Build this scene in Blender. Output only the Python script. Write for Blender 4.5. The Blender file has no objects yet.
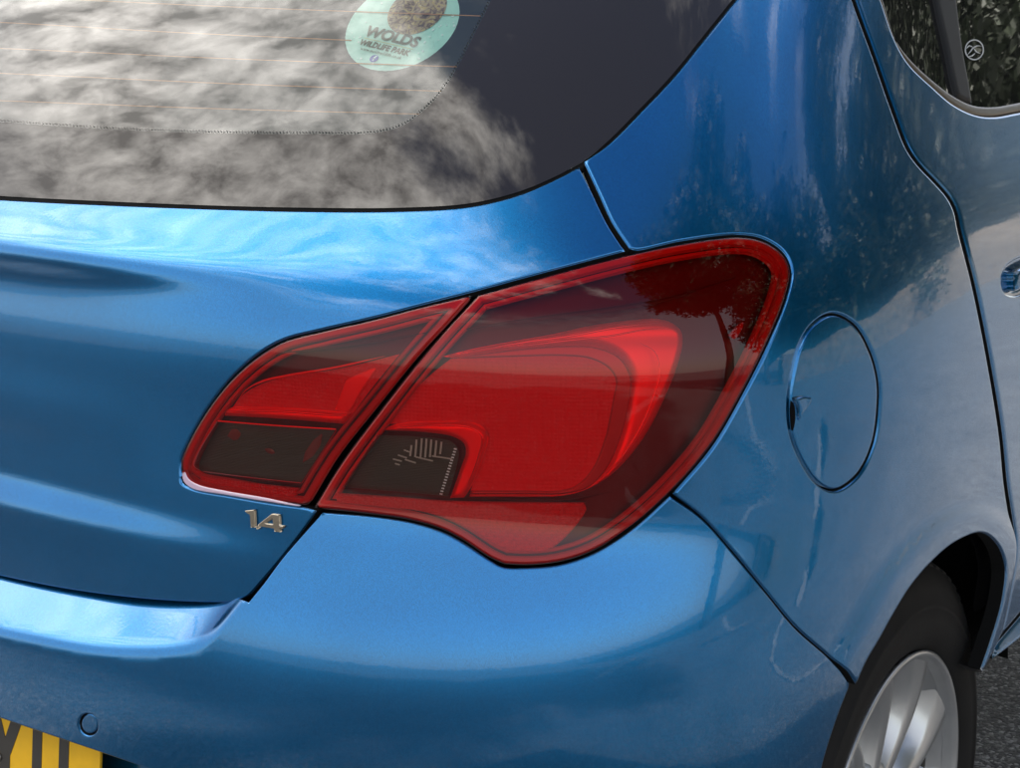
import bpy, math, random
import numpy as np
from mathutils import Vector
from mathutils.geometry import delaunay_2d_cdt
random.seed(4); rng = np.random.default_rng(4)
C = bpy.context.scene.collection
SC = bpy.context.scene

# ------------------------------------------------------------------ camera
CF = 1600.0                                   # focal length in photo pixels (1020 wide)
CP = np.array([1.405, -.945, 1.178])
YAW, PIT, ROL = map(math.radians, (34.5, 12.1, .9))
def rotm(yaw, pitch, roll):
    f = np.array([-np.sin(yaw)*np.cos(pitch), np.cos(yaw)*np.cos(pitch), -np.sin(pitch)])
    r = np.array([np.cos(yaw), np.sin(yaw), 0]); u = np.cross(r, f)
    return np.cos(roll)*r+np.sin(roll)*u, -np.sin(roll)*r+np.cos(roll)*u, f
RR, UU, FW = rotm(YAW, PIT, ROL)
cam = bpy.data.cameras.new('camera'); camo = bpy.data.objects.new('camera', cam); C.objects.link(camo)
from mathutils import Matrix
M = Matrix([[RR[i], UU[i], -FW[i], CP[i]] for i in range(3)] + [[0, 0, 0, 1]])
camo.matrix_world = M
cam.sensor_width = 36; cam.lens = CF/1020*36; cam.clip_start = .02; cam.clip_end = 2000
SC.camera = camo

# ------------------------------------------------------------------ sky, sun, exposure
SUN = np.array([-.50, .55, .67]); SUN /= np.linalg.norm(SUN)
SUN_EL = math.asin(SUN[2]); SUN_AZ = math.atan2(SUN[0], SUN[1])
w = bpy.data.worlds.new('World'); SC.world = w; w.use_nodes = True
nt = w.node_tree; nt.nodes.clear()
def N(t, nt=nt, **k):
    n = nt.nodes.new(t)
    for a, b in k.items(): setattr(n, a, b)
    return n
def L(a, b, nt=nt): nt.links.new(a, b)
sky = N('ShaderNodeTexSky', sky_type='NISHITA', sun_disc=False, sun_elevation=SUN_EL, sun_rotation=SUN_AZ)
tc = N('ShaderNodeTexCoord'); sp = N('ShaderNodeSeparateXYZ'); L(tc.outputs['Generated'], sp.inputs[0])
zz = N('ShaderNodeMath', operation='MAXIMUM'); L(sp.outputs[2], zz.inputs[0]); zz.inputs[1].default_value = .0
za = N('ShaderNodeMath', operation='ADD'); L(zz.outputs[0], za.inputs[0]); za.inputs[1].default_value = .12
dv = N('ShaderNodeVectorMath', operation='DIVIDE'); cz = N('ShaderNodeCombineXYZ')
for i in range(3): L(za.outputs[0], cz.inputs[i])
L(tc.outputs['Generated'], dv.inputs[0]); L(cz.outputs[0], dv.inputs[1])
def noise(scale, detail, rough, dist, off):
    mp = N('ShaderNodeMapping'); mp.inputs['Location'].default_value = off; mp.inputs['Scale'].default_value = (1, 2.0, 1); L(dv.outputs[0], mp.inputs[0])
    n = N('ShaderNodeTexNoise'); n.inputs['Scale'].default_value = scale; n.inputs['Detail'].default_value = detail
    n.inputs['Roughness'].default_value = rough; n.inputs['Distortion'].default_value = dist
    L(mp.outputs[0], n.inputs['Vector']); return n
n1 = noise(1.35, 10, .62, .2, (3.1, 1.4, 0)); n2 = noise(9.0, 8, .62, .25, (7.7, 2.2, 4))
cov = N('ShaderNodeMapRange', interpolation_type='SMOOTHSTEP'); L(n1.outputs['Fac'], cov.inputs[0])
gx_ = N('ShaderNodeMath', operation='MULTIPLY_ADD'); L(sp.outputs[0], gx_.inputs[0]); gx_.inputs[1].default_value = -.26; L(n1.outputs['Fac'], gx_.inputs[2])
L(gx_.outputs[0], cov.inputs[0]); cov.inputs[1].default_value = .45; cov.inputs[2].default_value = .62
br = N('ShaderNodeMapRange'); L(n2.outputs['Fac'], br.inputs[0])
br.inputs[1].default_value = .36; br.inputs[2].default_value = .70; br.inputs[3].default_value = 8.0; br.inputs[4].default_value = 34.0
hz = N('ShaderNodeMapRange', interpolation_type='SMOOTHSTEP'); L(sp.outputs[2], hz.inputs[0]); hz.inputs[1].default_value = .42; hz.inputs[2].default_value = .66
lo_ = N('ShaderNodeMix'); L(hz.outputs[0], lo_.inputs[0]); lo_.inputs[2].default_value = 10.0; L(br.outputs[0], lo_.inputs[3])
co_ = N('ShaderNodeMix'); L(hz.outputs[0], co_.inputs[0]); co_.inputs[2].default_value = .42; L(cov.outputs[0], co_.inputs[3])
cc = N('ShaderNodeVectorMath', operation='SCALE'); cc.inputs[0].default_value = (1.0, .955, .89); L(lo_.outputs[0], cc.inputs['Scale'])
mx = N('ShaderNodeMix', data_type='RGBA'); L(co_.outputs[0], mx.inputs[0]); L(sky.outputs[0], mx.inputs[6]); L(cc.outputs[0], mx.inputs[7])
bg = N('ShaderNodeBackground'); bg.inputs[1].default_value = .075; L(mx.outputs[2], bg.inputs[0])
wo = N('ShaderNodeOutputWorld'); L(bg.outputs[0], wo.inputs[0])
sl = bpy.data.lights.new('sun', 'SUN'); sl.energy = 4.5; sl.angle = math.radians(1); sl.color = (1, .95, .88)
so = bpy.data.objects.new('sun', sl); C.objects.link(so)
so.rotation_euler = Vector(SUN).to_track_quat('Z', 'Y').to_euler()
vs = SC.view_settings; vs.view_transform = 'Standard'; vs.look = 'None'; vs.exposure = 1.65; vs.gamma = 1; vs.use_curve_mapping = False
SC.cycles.max_bounces = 10; SC.cycles.transparent_max_bounces = 16

# ------------------------------------------------------------------ materials
def mat(name, col=(.5, .5, .5), rough=.5, metal=0, coat=0, coat_rough=.03, spec=.5, bump=None, var=None):
    m = bpy.data.materials.new(name); m.use_nodes = True; t = m.node_tree; b = t.nodes['Principled BSDF']
    b.inputs['Base Color'].default_value = (*col, 1); b.inputs['Roughness'].default_value = rough
    b.inputs['Metallic'].default_value = metal; b.inputs['Coat Weight'].default_value = coat
    b.inputs['Coat Roughness'].default_value = coat_rough; b.inputs['Coat IOR'].default_value = 1.5; b.inputs['Specular IOR Level'].default_value = spec
    tcn = t.nodes.new('ShaderNodeTexCoord')
    if bump:
        sc_, st, di = bump; n = t.nodes.new('ShaderNodeTexNoise'); n.inputs['Scale'].default_value = sc_; n.inputs['Detail'].default_value = 4
        bp = t.nodes.new('ShaderNodeBump'); bp.inputs['Strength'].default_value = st; bp.inputs['Distance'].default_value = di
        t.links.new(tcn.outputs['Object'], n.inputs['Vector']); t.links.new(n.outputs['Fac'], bp.inputs['Height']); t.links.new(bp.outputs[0], b.inputs['Normal'])
    if var:
        sc_, amt = var; n = t.nodes.new('ShaderNodeTexNoise'); n.inputs['Scale'].default_value = sc_; n.inputs['Detail'].default_value = 5
        t.links.new(tcn.outputs['Object'], n.inputs['Vector'])
        r = t.nodes.new('ShaderNodeMapRange'); r.inputs[1].default_value = .3; r.inputs[2].default_value = .7
        r.inputs[3].default_value = 1-amt; r.inputs[4].default_value = 1+amt; t.links.new(n.outputs['Fac'], r.inputs[0])
        v = t.nodes.new('ShaderNodeVectorMath'); v.operation = 'SCALE'; v.inputs[0].default_value = col
        t.links.new(r.outputs[0], v.inputs['Scale']); t.links.new(v.outputs[0], b.inputs['Base Color'])
    return m
def lens_mat(name, tint, ior=1.5, haze=None, hfac=.0, rough=.015, gain=1.0):
    m = bpy.data.materials.new(name); m.use_nodes = True; t = m.node_tree; t.nodes.clear()
    o = t.nodes.new('ShaderNodeOutputMaterial'); f = t.nodes.new('ShaderNodeFresnel'); f.inputs[0].default_value = ior
    g = t.nodes.new('ShaderNodeBsdfGlossy'); g.inputs['Roughness'].default_value = rough
    tr = t.nodes.new('ShaderNodeBsdfTransparent'); tr.inputs[0].default_value = (*tint, 1)
    mx = t.nodes.new('ShaderNodeMixShader'); t.links.new(g.outputs[0], mx.inputs[2])
    mg = t.nodes.new('ShaderNodeMath'); mg.operation = 'MULTIPLY'; mg.use_clamp = True; mg.inputs[1].default_value = gain; t.links.new(f.outputs[0], mg.inputs[0]); t.links.new(mg.outputs[0], mx.inputs[0])
    if haze:
        d = t.nodes.new('ShaderNodeBsdfDiffuse'); d.inputs[0].default_value = (*haze, 1)
        m2 = t.nodes.new('ShaderNodeMixShader'); m2.inputs[0].default_value = hfac
        t.links.new(tr.outputs[0], m2.inputs[1]); t.links.new(d.outputs[0], m2.inputs[2]); t.links.new(m2.outputs[0], mx.inputs[1])
    else: t.links.new(tr.outputs[0], mx.inputs[1])
    t.links.new(mx.outputs[0], o.inputs[0]); return m
def paint_mat():
    m = mat('metallic_blue_paint', (.0035, .147, .37), .25, .88, 1.0, .012)
    t = m.node_tree; b = t.nodes['Principled BSDF']; tcn = t.nodes['Texture Coordinate']
    v = t.nodes.new('ShaderNodeTexVoronoi'); v.inputs['Scale'].default_value = 1500; t.links.new(tcn.outputs['Object'], v.inputs['Vector'])
    r = t.nodes.new('ShaderNodeMapRange'); r.inputs[3].default_value = .84; r.inputs[4].default_value = 1.16
    sx = t.nodes.new('ShaderNodeSeparateColor'); t.links.new(v.outputs['Color'], sx.inputs[0]); t.links.new(sx.outputs[0], r.inputs[0])
    n = t.nodes.new('ShaderNodeTexNoise'); n.inputs['Scale'].default_value = 9; n.inputs['Detail'].default_value = 6; t.links.new(tcn.outputs['Object'], n.inputs['Vector'])
    r2 = t.nodes.new('ShaderNodeMapRange'); r2.inputs[1].default_value = .3; r2.inputs[2].default_value = .7; r2.inputs[3].default_value = .94; r2.inputs[4].default_value = 1.06
    t.links.new(n.outputs['Fac'], r2.inputs[0])
    mu = t.nodes.new('ShaderNodeMath'); mu.operation = 'MULTIPLY'; t.links.new(r.outputs[0], mu.inputs[0]); t.links.new(r2.outputs[0], mu.inputs[1])
    s = t.nodes.new('ShaderNodeVectorMath'); s.operation = 'SCALE'; s.inputs[0].default_value = (.0035, .147, .37)
    t.links.new(mu.outputs[0], s.inputs['Scale']); t.links.new(s.outputs[0], b.inputs['Base Color'])
    # very slight orange peel in the clear coat
    n3 = t.nodes.new('ShaderNodeTexNoise'); n3.inputs['Scale'].default_value = 260; n3.inputs['Detail'].default_value = 2; t.links.new(tcn.outputs['Object'], n3.inputs['Vector'])
    bp = t.nodes.new('ShaderNodeBump'); bp.inputs['Strength'].default_value = .04; bp.inputs['Distance'].default_value = .0006
    t.links.new(n3.outputs['Fac'], bp.inputs['Height']); t.links.new(bp.outputs[0], b.inputs['Coat Normal'])
    # road film: a little dust breaks the mirror
    n4 = t.nodes.new('ShaderNodeTexNoise'); n4.inputs['Scale'].default_value = 30; n4.inputs['Detail'].default_value = 8; t.links.new(tcn.outputs['Object'], n4.inputs['Vector'])
    r4 = t.nodes.new('ShaderNodeMapRange'); r4.inputs[1].default_value = .4; r4.inputs[2].default_value = .8; r4.inputs[3].default_value = .01; r4.inputs[4].default_value = .06
    t.links.new(n4.outputs['Fac'], r4.inputs[0]); t.links.new(r4.outputs[0], b.inputs['Coat Roughness'])
    return m
PAINT = paint_mat()
BLACK = mat('black_plastic', (.006, .006, .007), .6)
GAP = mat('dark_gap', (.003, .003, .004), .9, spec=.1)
FRIT = mat('black_ceramic_band', (.022, .018, .018), .012, spec=.5)
RUBBER_SHADE = mat('seal_rubber_gap_shade', (.004, .004, .004), .85, spec=.15)  # rubber of the window seal; also gap shade painted on panel flanges
BRONZE = mat('window_trim', (.085, .065, .045), .35, bump=(60, .1, .001))
TYRE = mat('tyre_rubber', (.010, .0095, .0095), .75, spec=.25, bump=(160, .25, .001), var=(14, .35))
ALLOY = mat('silver_alloy', (.55, .55, .55), .32, .75, .6, .05, var=(25, .06))
CHROME = mat('chrome', (.50, .43, .34), .2, 1.0, bump=(300, .3, .0005))
STEEL = mat('steel', (.45, .44, .42), .35, 1.0)
YELLOW = mat('reflective_yellow', (.72, .39, .002), .65, var=(40, .08))
INK = mat('plate_black', (.03, .026, .022), .45)
DARKPANE = mat('privacy_glass', (.012, .012, .012), .015, spec=.6)
GLASS = lens_mat('window_glass', (.86, .93, .90), 1.52, gain=1.8)
LENS = lens_mat('red_lens', (.96, .16, .14), 1.5); CLEARLENS = lens_mat('clear_lens', (.93, .92, .90), 1.5)
SMOKE = lens_mat('smoked_window', (.62, .50, .43), 1.3)
RED_BRIGHT = mat('bright_red_plastic', (1.0, .022, .02), .32, .55, coat=.3)
RED_RIM = mat('rim_red_plastic', (.42, .05, .04), .3, coat=.3)
RED_DEEP = mat('deep_red_plastic', (.66, .003, .026), .3)
DARKRED = mat('dark_housing', (.07, .035, .028), .4)
GROOVE = mat('groove', (.035, .012, .01), .5)
BEZEL = mat('reflector_bezel', (.45, .13, .13), .25, .3)
SMOKEBACK = mat('smoked_back', (.16, .125, .10), .35, .2)
REFL = mat('red_reflector', (.55, .025, .02), .3, coat=.4)
SILVER = mat('silver_facet', (.95, .92, .92), .35, .1)
SKY_PINK = mat('lens_edge', (.52, .38, .48), .12, coat=1)  # sky reflection on the lens edge put into a pale pink colour
COVER = mat('luggage_cover', (.58, .62, .55), .9, bump=(200, .3, .002), var=(6, .12))
TRIM = mat('cabin_trim', (.10, .10, .10), .8)
HEAT = mat('heater_wire', (.50, .20, .07), .5)
# dotted relief for the reflector and the grid in the lamp bowl
def dots(m, scale, strength, kind='VORONOI'):
    t = m.node_tree; b = t.nodes['Principled BSDF']; tcn = t.nodes['Texture Coordinate']
    v = t.nodes.new('ShaderNodeTexVoronoi'); v.inputs['Scale'].default_value = scale; v.inputs['Randomness'].default_value = 0
    bp = t.nodes.new('ShaderNodeBump'); bp.inputs['Strength'].default_value = strength; bp.inputs['Distance'].default_value = .002
    t.links.new(tcn.outputs['Object'], v.inputs['Vector']); t.links.new(v.outputs['Distance'], bp.inputs['Height']); t.links.new(bp.outputs[0], b.inputs['Normal'])
_t = SMOKEBACK.node_tree; _w = _t.nodes.new('ShaderNodeTexWave'); _w.bands_direction = 'Z'; _w.inputs['Scale'].default_value = 210; _w.inputs['Distortion'].default_value = .6
_b = _t.nodes.new('ShaderNodeBump'); _b.inputs['Strength'].default_value = .5; _b.inputs['Distance'].default_value = .001
_t.links.new(_t.nodes['Texture Coordinate'].outputs['Object'], _w.inputs['Vector']); _t.links.new(_w.outputs['Fac'], _b.inputs['Height']); _t.links.new(_b.outputs[0], _t.nodes['Principled BSDF'].inputs['Normal'])
dots(REFL, 330, .8); dots(RED_DEEP, 300, .5)

# ------------------------------------------------------------------ body surface: plan contours that follow a rear and a side profile
def spline(xs, ys):
    xs = np.array(xs, float); ys = np.array(ys, float); n = len(xs); h = np.diff(xs); A = np.zeros((n, n)); b = np.zeros(n)
    A[0, 0] = A[-1, -1] = 1
    for i in range(1, n-1):
        A[i, i-1] = h[i-1]; A[i, i] = 2*(h[i-1]+h[i]); A[i, i+1] = h[i]; b[i] = 6*((ys[i+1]-ys[i])/h[i]-(ys[i]-ys[i-1])/h[i-1])
    Mm = np.linalg.solve(A, b)
    s_l = (ys[1]-ys[0])/h[0]-h[0]*Mm[1]/6; s_r = (ys[-1]-ys[-2])/h[-1]+h[-1]*Mm[-2]/6
    def f(x):
        x = np.asarray(x, float); i = np.clip(np.searchsorted(xs, x)-1, 0, n-2); t = x-xs[i]; k = h[i]
        v = ys[i]+((ys[i+1]-ys[i])/k-k*(2*Mm[i]+Mm[i+1])/6)*t+Mm[i]/2*t*t+(Mm[i+1]-Mm[i])/(6*k)*t**3
        return np.where(x < xs[0], ys[0]+s_l*(x-xs[0]), np.where(x > xs[-1], ys[-1]+s_r*(x-xs[-1]), v))
    return f
YA = spline([.30, .42, .50, .55, .60, .64, .68, .715, .735, .755, .78, .82, .86, .90, .93, .96, .99, 1.02, 1.10, 1.2, 1.4],
            [.03, .018, .010, .005, .0055, .0115, .0235, .0390, .0480, .0550, .0595, .0624, .0630, .0645, .0700, .0825, .1010, .1225, .184, .270, .474])
XA = spline([.25, .4, .55, .7, .8, .88, .94, .98, 1.02, 1.07, 1.15, 1.3, 1.45],
            [.850, .857, .861, .863, .864, .861, .854, .845, .832, .812, .780, .725, .67])
YHC = spline([.58, .64, .70, .712, .722, .732, .745, .78, .82, .85, .90, .930, .948, .960, .975, .99, 1.01, 1.03, 1.10, 1.2, 1.4],
             [.050, .0515, .0525, .054, .0585, .063, .065, .067, .0685, .0705, .0735, .0775, .0760, .0715, .0760, .0915, .1120, .1320, .184, .270, .474])
YHS = spline([.58, .66, .71, .763, .82, .86, .90, .93, .96, .99, 1.02, 1.10, 1.2, 1.4],
             [.044, .050, .0535, .0572, .0624, .0630, .0645, .0700, .0825, .1010, .1225, .184, .270, .474])
NN, DD, CR = 4.0, .72, .10
def sstep(a, b, x):
    t = np.clip((x-a)/(b-a), 0, 1); return t*t*(3-2*t)
def Fy(P, yr):
    x, y, z = P[..., 0], P[..., 1], P[..., 2]
    q = np.clip(DD-(y-yr-CR*x*x), 0, None)/DD
    return ((np.abs(x)/XA(z))**NN+q**NN-1)/5.2
def FA(P): return Fy(P, YA(P[..., 2]))
def FH(P):
    wt = 1-sstep(.10, .50, np.abs(P[..., 0])); z = P[..., 2]
    return Fy(P, wt*YHC(z)+(1-wt)*YHS(z))

def rays(uv):
    d = FW+((uv[:, :1]-510)/CF)*RR-((uv[:, 1:]-384)/CF)*UU
    return d/np.linalg.norm(d, axis=1, keepdims=True)
def hit(uv, F=FA, t0=.8, t1=3.6, n=70):
    uv = np.asarray(uv, float).reshape(-1, 2); d = rays(uv); ts = np.linspace(t0, t1, n)
    lo = np.full(len(d), np.nan); hi = lo.copy(); prev = F(CP+d*ts[0])
    for i in range(1, n):
        cur = F(CP+d*ts[i]); m = (prev > 0) & (cur <= 0) & np.isnan(lo); lo[m] = ts[i-1]; hi[m] = ts[i]; prev = cur
    for _ in range(30):
        mid = (lo+hi)/2; g = F(CP+d*mid[:, None]) > 0; lo = np.where(g, mid, lo); hi = np.where(g, hi, mid)
    return (lo+hi)/2
def refine(uv, t, F):
    d = rays(uv)
    for _ in range(4):
        a = F(CP+d*t[:, None]); b = F(CP+d*(t+1e-5)[:, None]); s = (b-a)/1e-5
        s = np.where(np.abs(s) < .02, np.where(s < 0, -.02, .02), s); t = t-np.clip(a/s, -.03, .03)
    return t
E3 = np.eye(3)
def grad(P, F, e=2e-4):
    g = np.stack([F(P+E3[i]*e)-F(P-E3[i]*e) for i in range(3)], -1)
    return g/np.linalg.norm(g, axis=-1, keepdims=True)
def at(uv, F=FA): 
    uv = np.asarray(uv, float).reshape(-1, 2); t = hit(uv, F); return CP+rays(uv)*t[:, None]
def project(P):
    d = np.asarray(P)-CP; z = d@FW; return np.stack([510+CF*(d@RR)/z, 384-CF*(d@UU)/z], -1)

# ------------------------------------------------------------------ outlines
def curve(pts, step=4.0):
    p = np.array(pts, float)
    if len(p) == 2:
        n = max(1, int(np.linalg.norm(p[1]-p[0])/step)); return p[0]+(p[1]-p[0])*np.linspace(0, 1, n+1)[:, None]
    q = np.vstack([2*p[0]-p[1], p, 2*p[-1]-p[-2]]); out = []
    for i in range(1, len(q)-2):
        n = max(1, int(np.linalg.norm(q[i+1]-q[i])/step)); 
        l0 = max(np.linalg.norm(q[i]-q[i-1]), 1e-6)**.5; l1 = max(np.linalg.norm(q[i+1]-q[i]), 1e-6)**.5; l2 = max(np.linalg.norm(q[i+2]-q[i+1]), 1e-6)**.5
        m1 = (q[i+1]-q[i]) + l1*l1*0 + 0
        # centripetal Catmull-Rom tangents
        t1 = ((q[i]-q[i-1])/l0-(q[i+1]-q[i-1])/(l0+l1)+(q[i+1]-q[i])/l1)*l1
        t2 = ((q[i+1]-q[i])/l1-(q[i+2]-q[i])/(l1+l2)+(q[i+2]-q[i+1])/l2)*l1
        for k in range(n):
            t = k/n; h = t*t*(3-2*t)
            out.append(q[i]*(1-h)+q[i+1]*h+t1*(t**3-2*t*t+t)+t2*(t**3-t*t))
    out.append(p[-1]); return np.array(out)
def outline(*segs, step=4.0):
    """closed loop of smooth segments that meet in corners"""
    out = []
    for s in segs:
        c = curve(s, step)
        if out and np.linalg.norm(out[-1][-1]-c[0]) > .6: out.append(curve([out[-1][-1], c[0]], step)[:-1] if np.linalg.norm(out[-1][-1]-c[0]) > step else c[:0])
        out.append(c)
    p = np.vstack([o for o in out if len(o)])
    e = curve([p[-1], p[0]], step); p = np.vstack([p, e[1:-1]]) if len(e) > 2 else p
    keep = [0]
    for i in range(1, len(p)):
        if np.linalg.norm(p[i]-p[keep[-1]]) > .25: keep.append(i)
    if np.linalg.norm(p[keep[-1]]-p[0]) < .25: keep.pop()
    p = p[keep]
    x, y = p[:, 0], p[:, 1]
    if np.sum(x*np.roll(y, -1)-np.roll(x, -1)*y) < 0: p = p[::-1]
    return p
def closed(pts, step=4.0):
    k = len(pts); p = curve(list(pts[-3:])+list(pts)+list(pts[:3]), step); q = np.array(pts)
    a = int(np.argmin(np.linalg.norm(p-q[0], axis=1)[:len(p)//2])); b = len(p)-1-int(np.argmin(np.linalg.norm(p[::-1]-q[0], axis=1)[:len(p)//2])); p = p[a:b]
    x, y = p[:, 0], p[:, 1]
    return p[::-1] if np.sum(x*np.roll(y, -1)-np.roll(x, -1)*y) < 0 else p
def inset(p, d):
    t = np.roll(p, -1, 0)-np.roll(p, 1, 0); t /= np.linalg.norm(t, axis=1, keepdims=True)+1e-9
    n = np.stack([-t[:, 1], t[:, 0]], -1)          # inward for positive area in y-down pixels
    return p+n*d
def clean_inset(p, d):
    q = inset(p, d); ok = (pdist(q, [p]) > d*.93) & inside(q, [p]); q = q[ok]
    return q
def pdist(q, loops):
    best = np.full(len(q), 1e9)
    for p in loops:
        a = p; b = np.roll(p, -1, 0); ab = b-a; l2 = (ab**2).sum(1)+1e-12
        for s in range(0, len(q), 2000):
            qq = q[s:s+2000, None, :]; t = np.clip(((qq-a)*ab).sum(2)/l2, 0, 1)
            d = np.sqrt((((a+ab*t[..., None])-qq)**2).sum(2)).min(1); best[s:s+2000] = np.minimum(best[s:s+2000], d)
    return best
def inside(q, loops):
    c = np.zeros(len(q), bool)
    for p in loops:
        a = p; b = np.roll(p, -1, 0)
        for s in range(0, len(q), 4000):
            x = q[s:s+4000, 0:1]; y = q[s:s+4000, 1:2]
            k = ((a[:, 1] > y) != (b[:, 1] > y)) & (x < (b[:, 0]-a[:, 0])*(y-a[:, 1])/(b[:, 1]-a[:, 1]+1e-12)+a[:, 0])
            c[s:s+4000] ^= (k.sum(1) % 2).astype(bool)
    return c

def link(name, me, parent, m=None):
    o = bpy.data.objects.new(name, me); C.objects.link(o)
    if parent is not None: o.parent = parent
    if m: me.materials.append(m)
    return o
def mesh(name, V, Fc, m, parent, smooth=False):
    me = bpy.data.meshes.new(name); me.from_pydata([tuple(v) for v in V], [], [tuple(f) for f in Fc]); me.update()
    if smooth: me.polygons.foreach_set('use_smooth', [True]*len(me.polygons))
    return link(name, me, parent, m)

PX = .00095                                      # about one photo pixel in metres on the car
def panel(name, p, m, parent, F=FA, off=0.0, deep=None, roll=3.0, wall=.012, holes=(), step=8.0, offfn=None, deepfn=None, extra=None, hole_shade=True):
    """a piece of the body surface inside a closed outline, with rolled edges and a flange; normals are those of the true surface"""
    loops = [p]+list(holes)
    pts = [p]; edges = []; n0 = 0
    for lp in loops:
        k = len(lp); edges += [(n0+i, n0+(i+1) % k) for i in range(k)]; n0 += k
    bnd = np.vstack(loops); allp = [bnd]
    rings = [.35, .8, 1.5, 2.3, 3.2, 4.6] if roll > 0 else [3.0]
    rings = [r*roll/3.0 for r in rings] if roll > 0 else rings
    for r in rings:
        for j, lp in enumerate(loops):
            q = inset(lp, r if j == 0 else -r)
            ok = (pdist(q, loops) > r*.9) & inside(q, loops); allp.append(q[ok])
    x0, y0 = p.min(0); x1, y1 = p.max(0)
    gx, gy = np.meshgrid(np.arange(x0+step*.5, x1, step), np.arange(y0+step*.5, y1, step*.9))
    gx[1::2] += step*.5; g = np.stack([gx.ravel(), gy.ravel()], -1); g = g[inside(g, loops)]; g = g[pdist(g, loops) > rings[-1]+step*.45]
    if extra is not None:
        ex = extra[inside(extra, loops)]; ex = ex[pdist(ex, loops) > 1.5]; dd_ = np.array([np.min(np.hypot(*(ex-q).T)) for q in g]); g = g[dd_ > 3]; allp.append(ex)
    allp.append(g); uv = np.vstack(allp)
    r = delaunay_2d_cdt([Vector((float(a), float(b))) for a, b in uv], edges, [], 0, 1e-5)
    V2 = np.array([(v.x, v.y) for v in r[0]]); tri = np.array([list(f) for f in r[2]])
    cen = V2[tri].mean(1); tri = tri[inside(cen, loops)]
    used = np.unique(tri); re = -np.ones(len(V2), int); re[used] = np.arange(len(used)); V2 = V2[used]; tri = re[tri]
    t = hit(V2, F); ok = ~np.isnan(t)
    if not ok.all():
        tri = tri[ok[tri].all(1)]; re = -np.ones(len(V2), int); re[ok] = np.arange(ok.sum()); V2 = V2[ok]; t = t[ok]; tri = re[tri]
    def surf(uv, t):
        d = rays(uv); P = CP+d*t[:, None]; G = grad(P, F)
        o = np.full(len(uv), off, float)
        if offfn is not None: o = o+offfn(uv)
        if roll > 0:
            dist = np.clip(pdist(uv, loops if name != 'lens' else loops[:1]), 0, roll); o = o-(roll-np.sqrt(np.clip(roll*roll-(roll-dist)**2, 0, None)))*PX
        P = P+G*o[:, None]
        if deep is not None or deepfn is not None:
            dp = deep if deepfn is None else deepfn(uv)
            P = P+d*(dp/np.maximum(np.abs((d*G).sum(1)), .4))[:, None]
        return P, G
    P, G = surf(V2, t); e = .22
    du = [surf(q, refine(q, t.copy(), F))[0] for q in (V2+[e, 0], V2-[e, 0], V2+[0, e], V2-[0, e])]
    Nn = np.cross(du[3]-du[2], du[0]-du[1]); Nn /= np.linalg.norm(Nn, axis=1, keepdims=True)+1e-12
    flip = (Nn*(CP-P)).sum(1) < 0; s = np.where((Nn*G).sum(1) < 0, -1, 1); Nn = Nn*s[:, None]
    # orient faces outward
    a, b, c = P[tri[:, 0]], P[tri[:, 1]], P[tri[:, 2]]; fn = np.cross(b-a, c-a); bad = (fn*G[tri[:, 0]]).sum(1) < 0
    tri[bad] = tri[bad][:, ::-1]
    Vall = [P]; Fall = [tuple(f) for f in tri]; Nall = [Nn]
    if wall > 0:
        cnt = {}
        for f in tri:
            for i in range(3):
                k = (f[i], f[(i+1) % 3]); cnt[k] = 1
        be = [k for k in cnt if (k[1], k[0]) not in cnt]
        bv = sorted(set(v for k in be for v in k)); ix = {v: len(P)+i for i, v in enumerate(bv)}
        Vall.append(P[bv]-G[bv]*wall); Nall.append(Nn[bv])
        Fall += [(k[1], k[0], ix[k[0]], ix[k[1]]) for k in be]
    V = np.vstack(Vall); NV = np.vstack(Nall)
    me = bpy.data.meshes.new(name); me.from_pydata(V.tolist(), [], [tuple(int(i) for i in f) for f in Fall]); me.update()
    me.polygons.foreach_set('use_smooth', [True]*len(me.polygons))
    me.normals_split_custom_set_from_vertices(NV.tolist())
    o = link(name, me, parent, m)
    if wall > .008 and m is PAINT:
        me.materials.append(RUBBER_SHADE); k = len(tri); me.polygons.foreach_set('material_index', [0]*k+([1]*(len(me.polygons)-k) if hole_shade else [int(x) for x in pdist((V2[[b_[0] for b_ in be]]+V2[[b_[1] for b_ in be]])/2, [p]) < 3]))  # flanges coloured near-black to stand for the shade inside the gaps
    return o
def ring(name, p, d0, d1, m, parent, **k):
    a = clean_inset(p, d0) if d0 > 0 else p; b = clean_inset(p, d1)
    return panel(name, a, m, parent, holes=[b], **k)

def empty(name, loc=(0, 0, 0)):
    o = bpy.data.objects.new(name, None); o.location = loc; C.objects.link(o); return o
def tag(o, label=None, cat=None, kind=None, group=None):
    if label: o['label'] = label
    if cat: o['category'] = cat
    if kind: o['kind'] = kind
    if group: o['group'] = group
    return o

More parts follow.
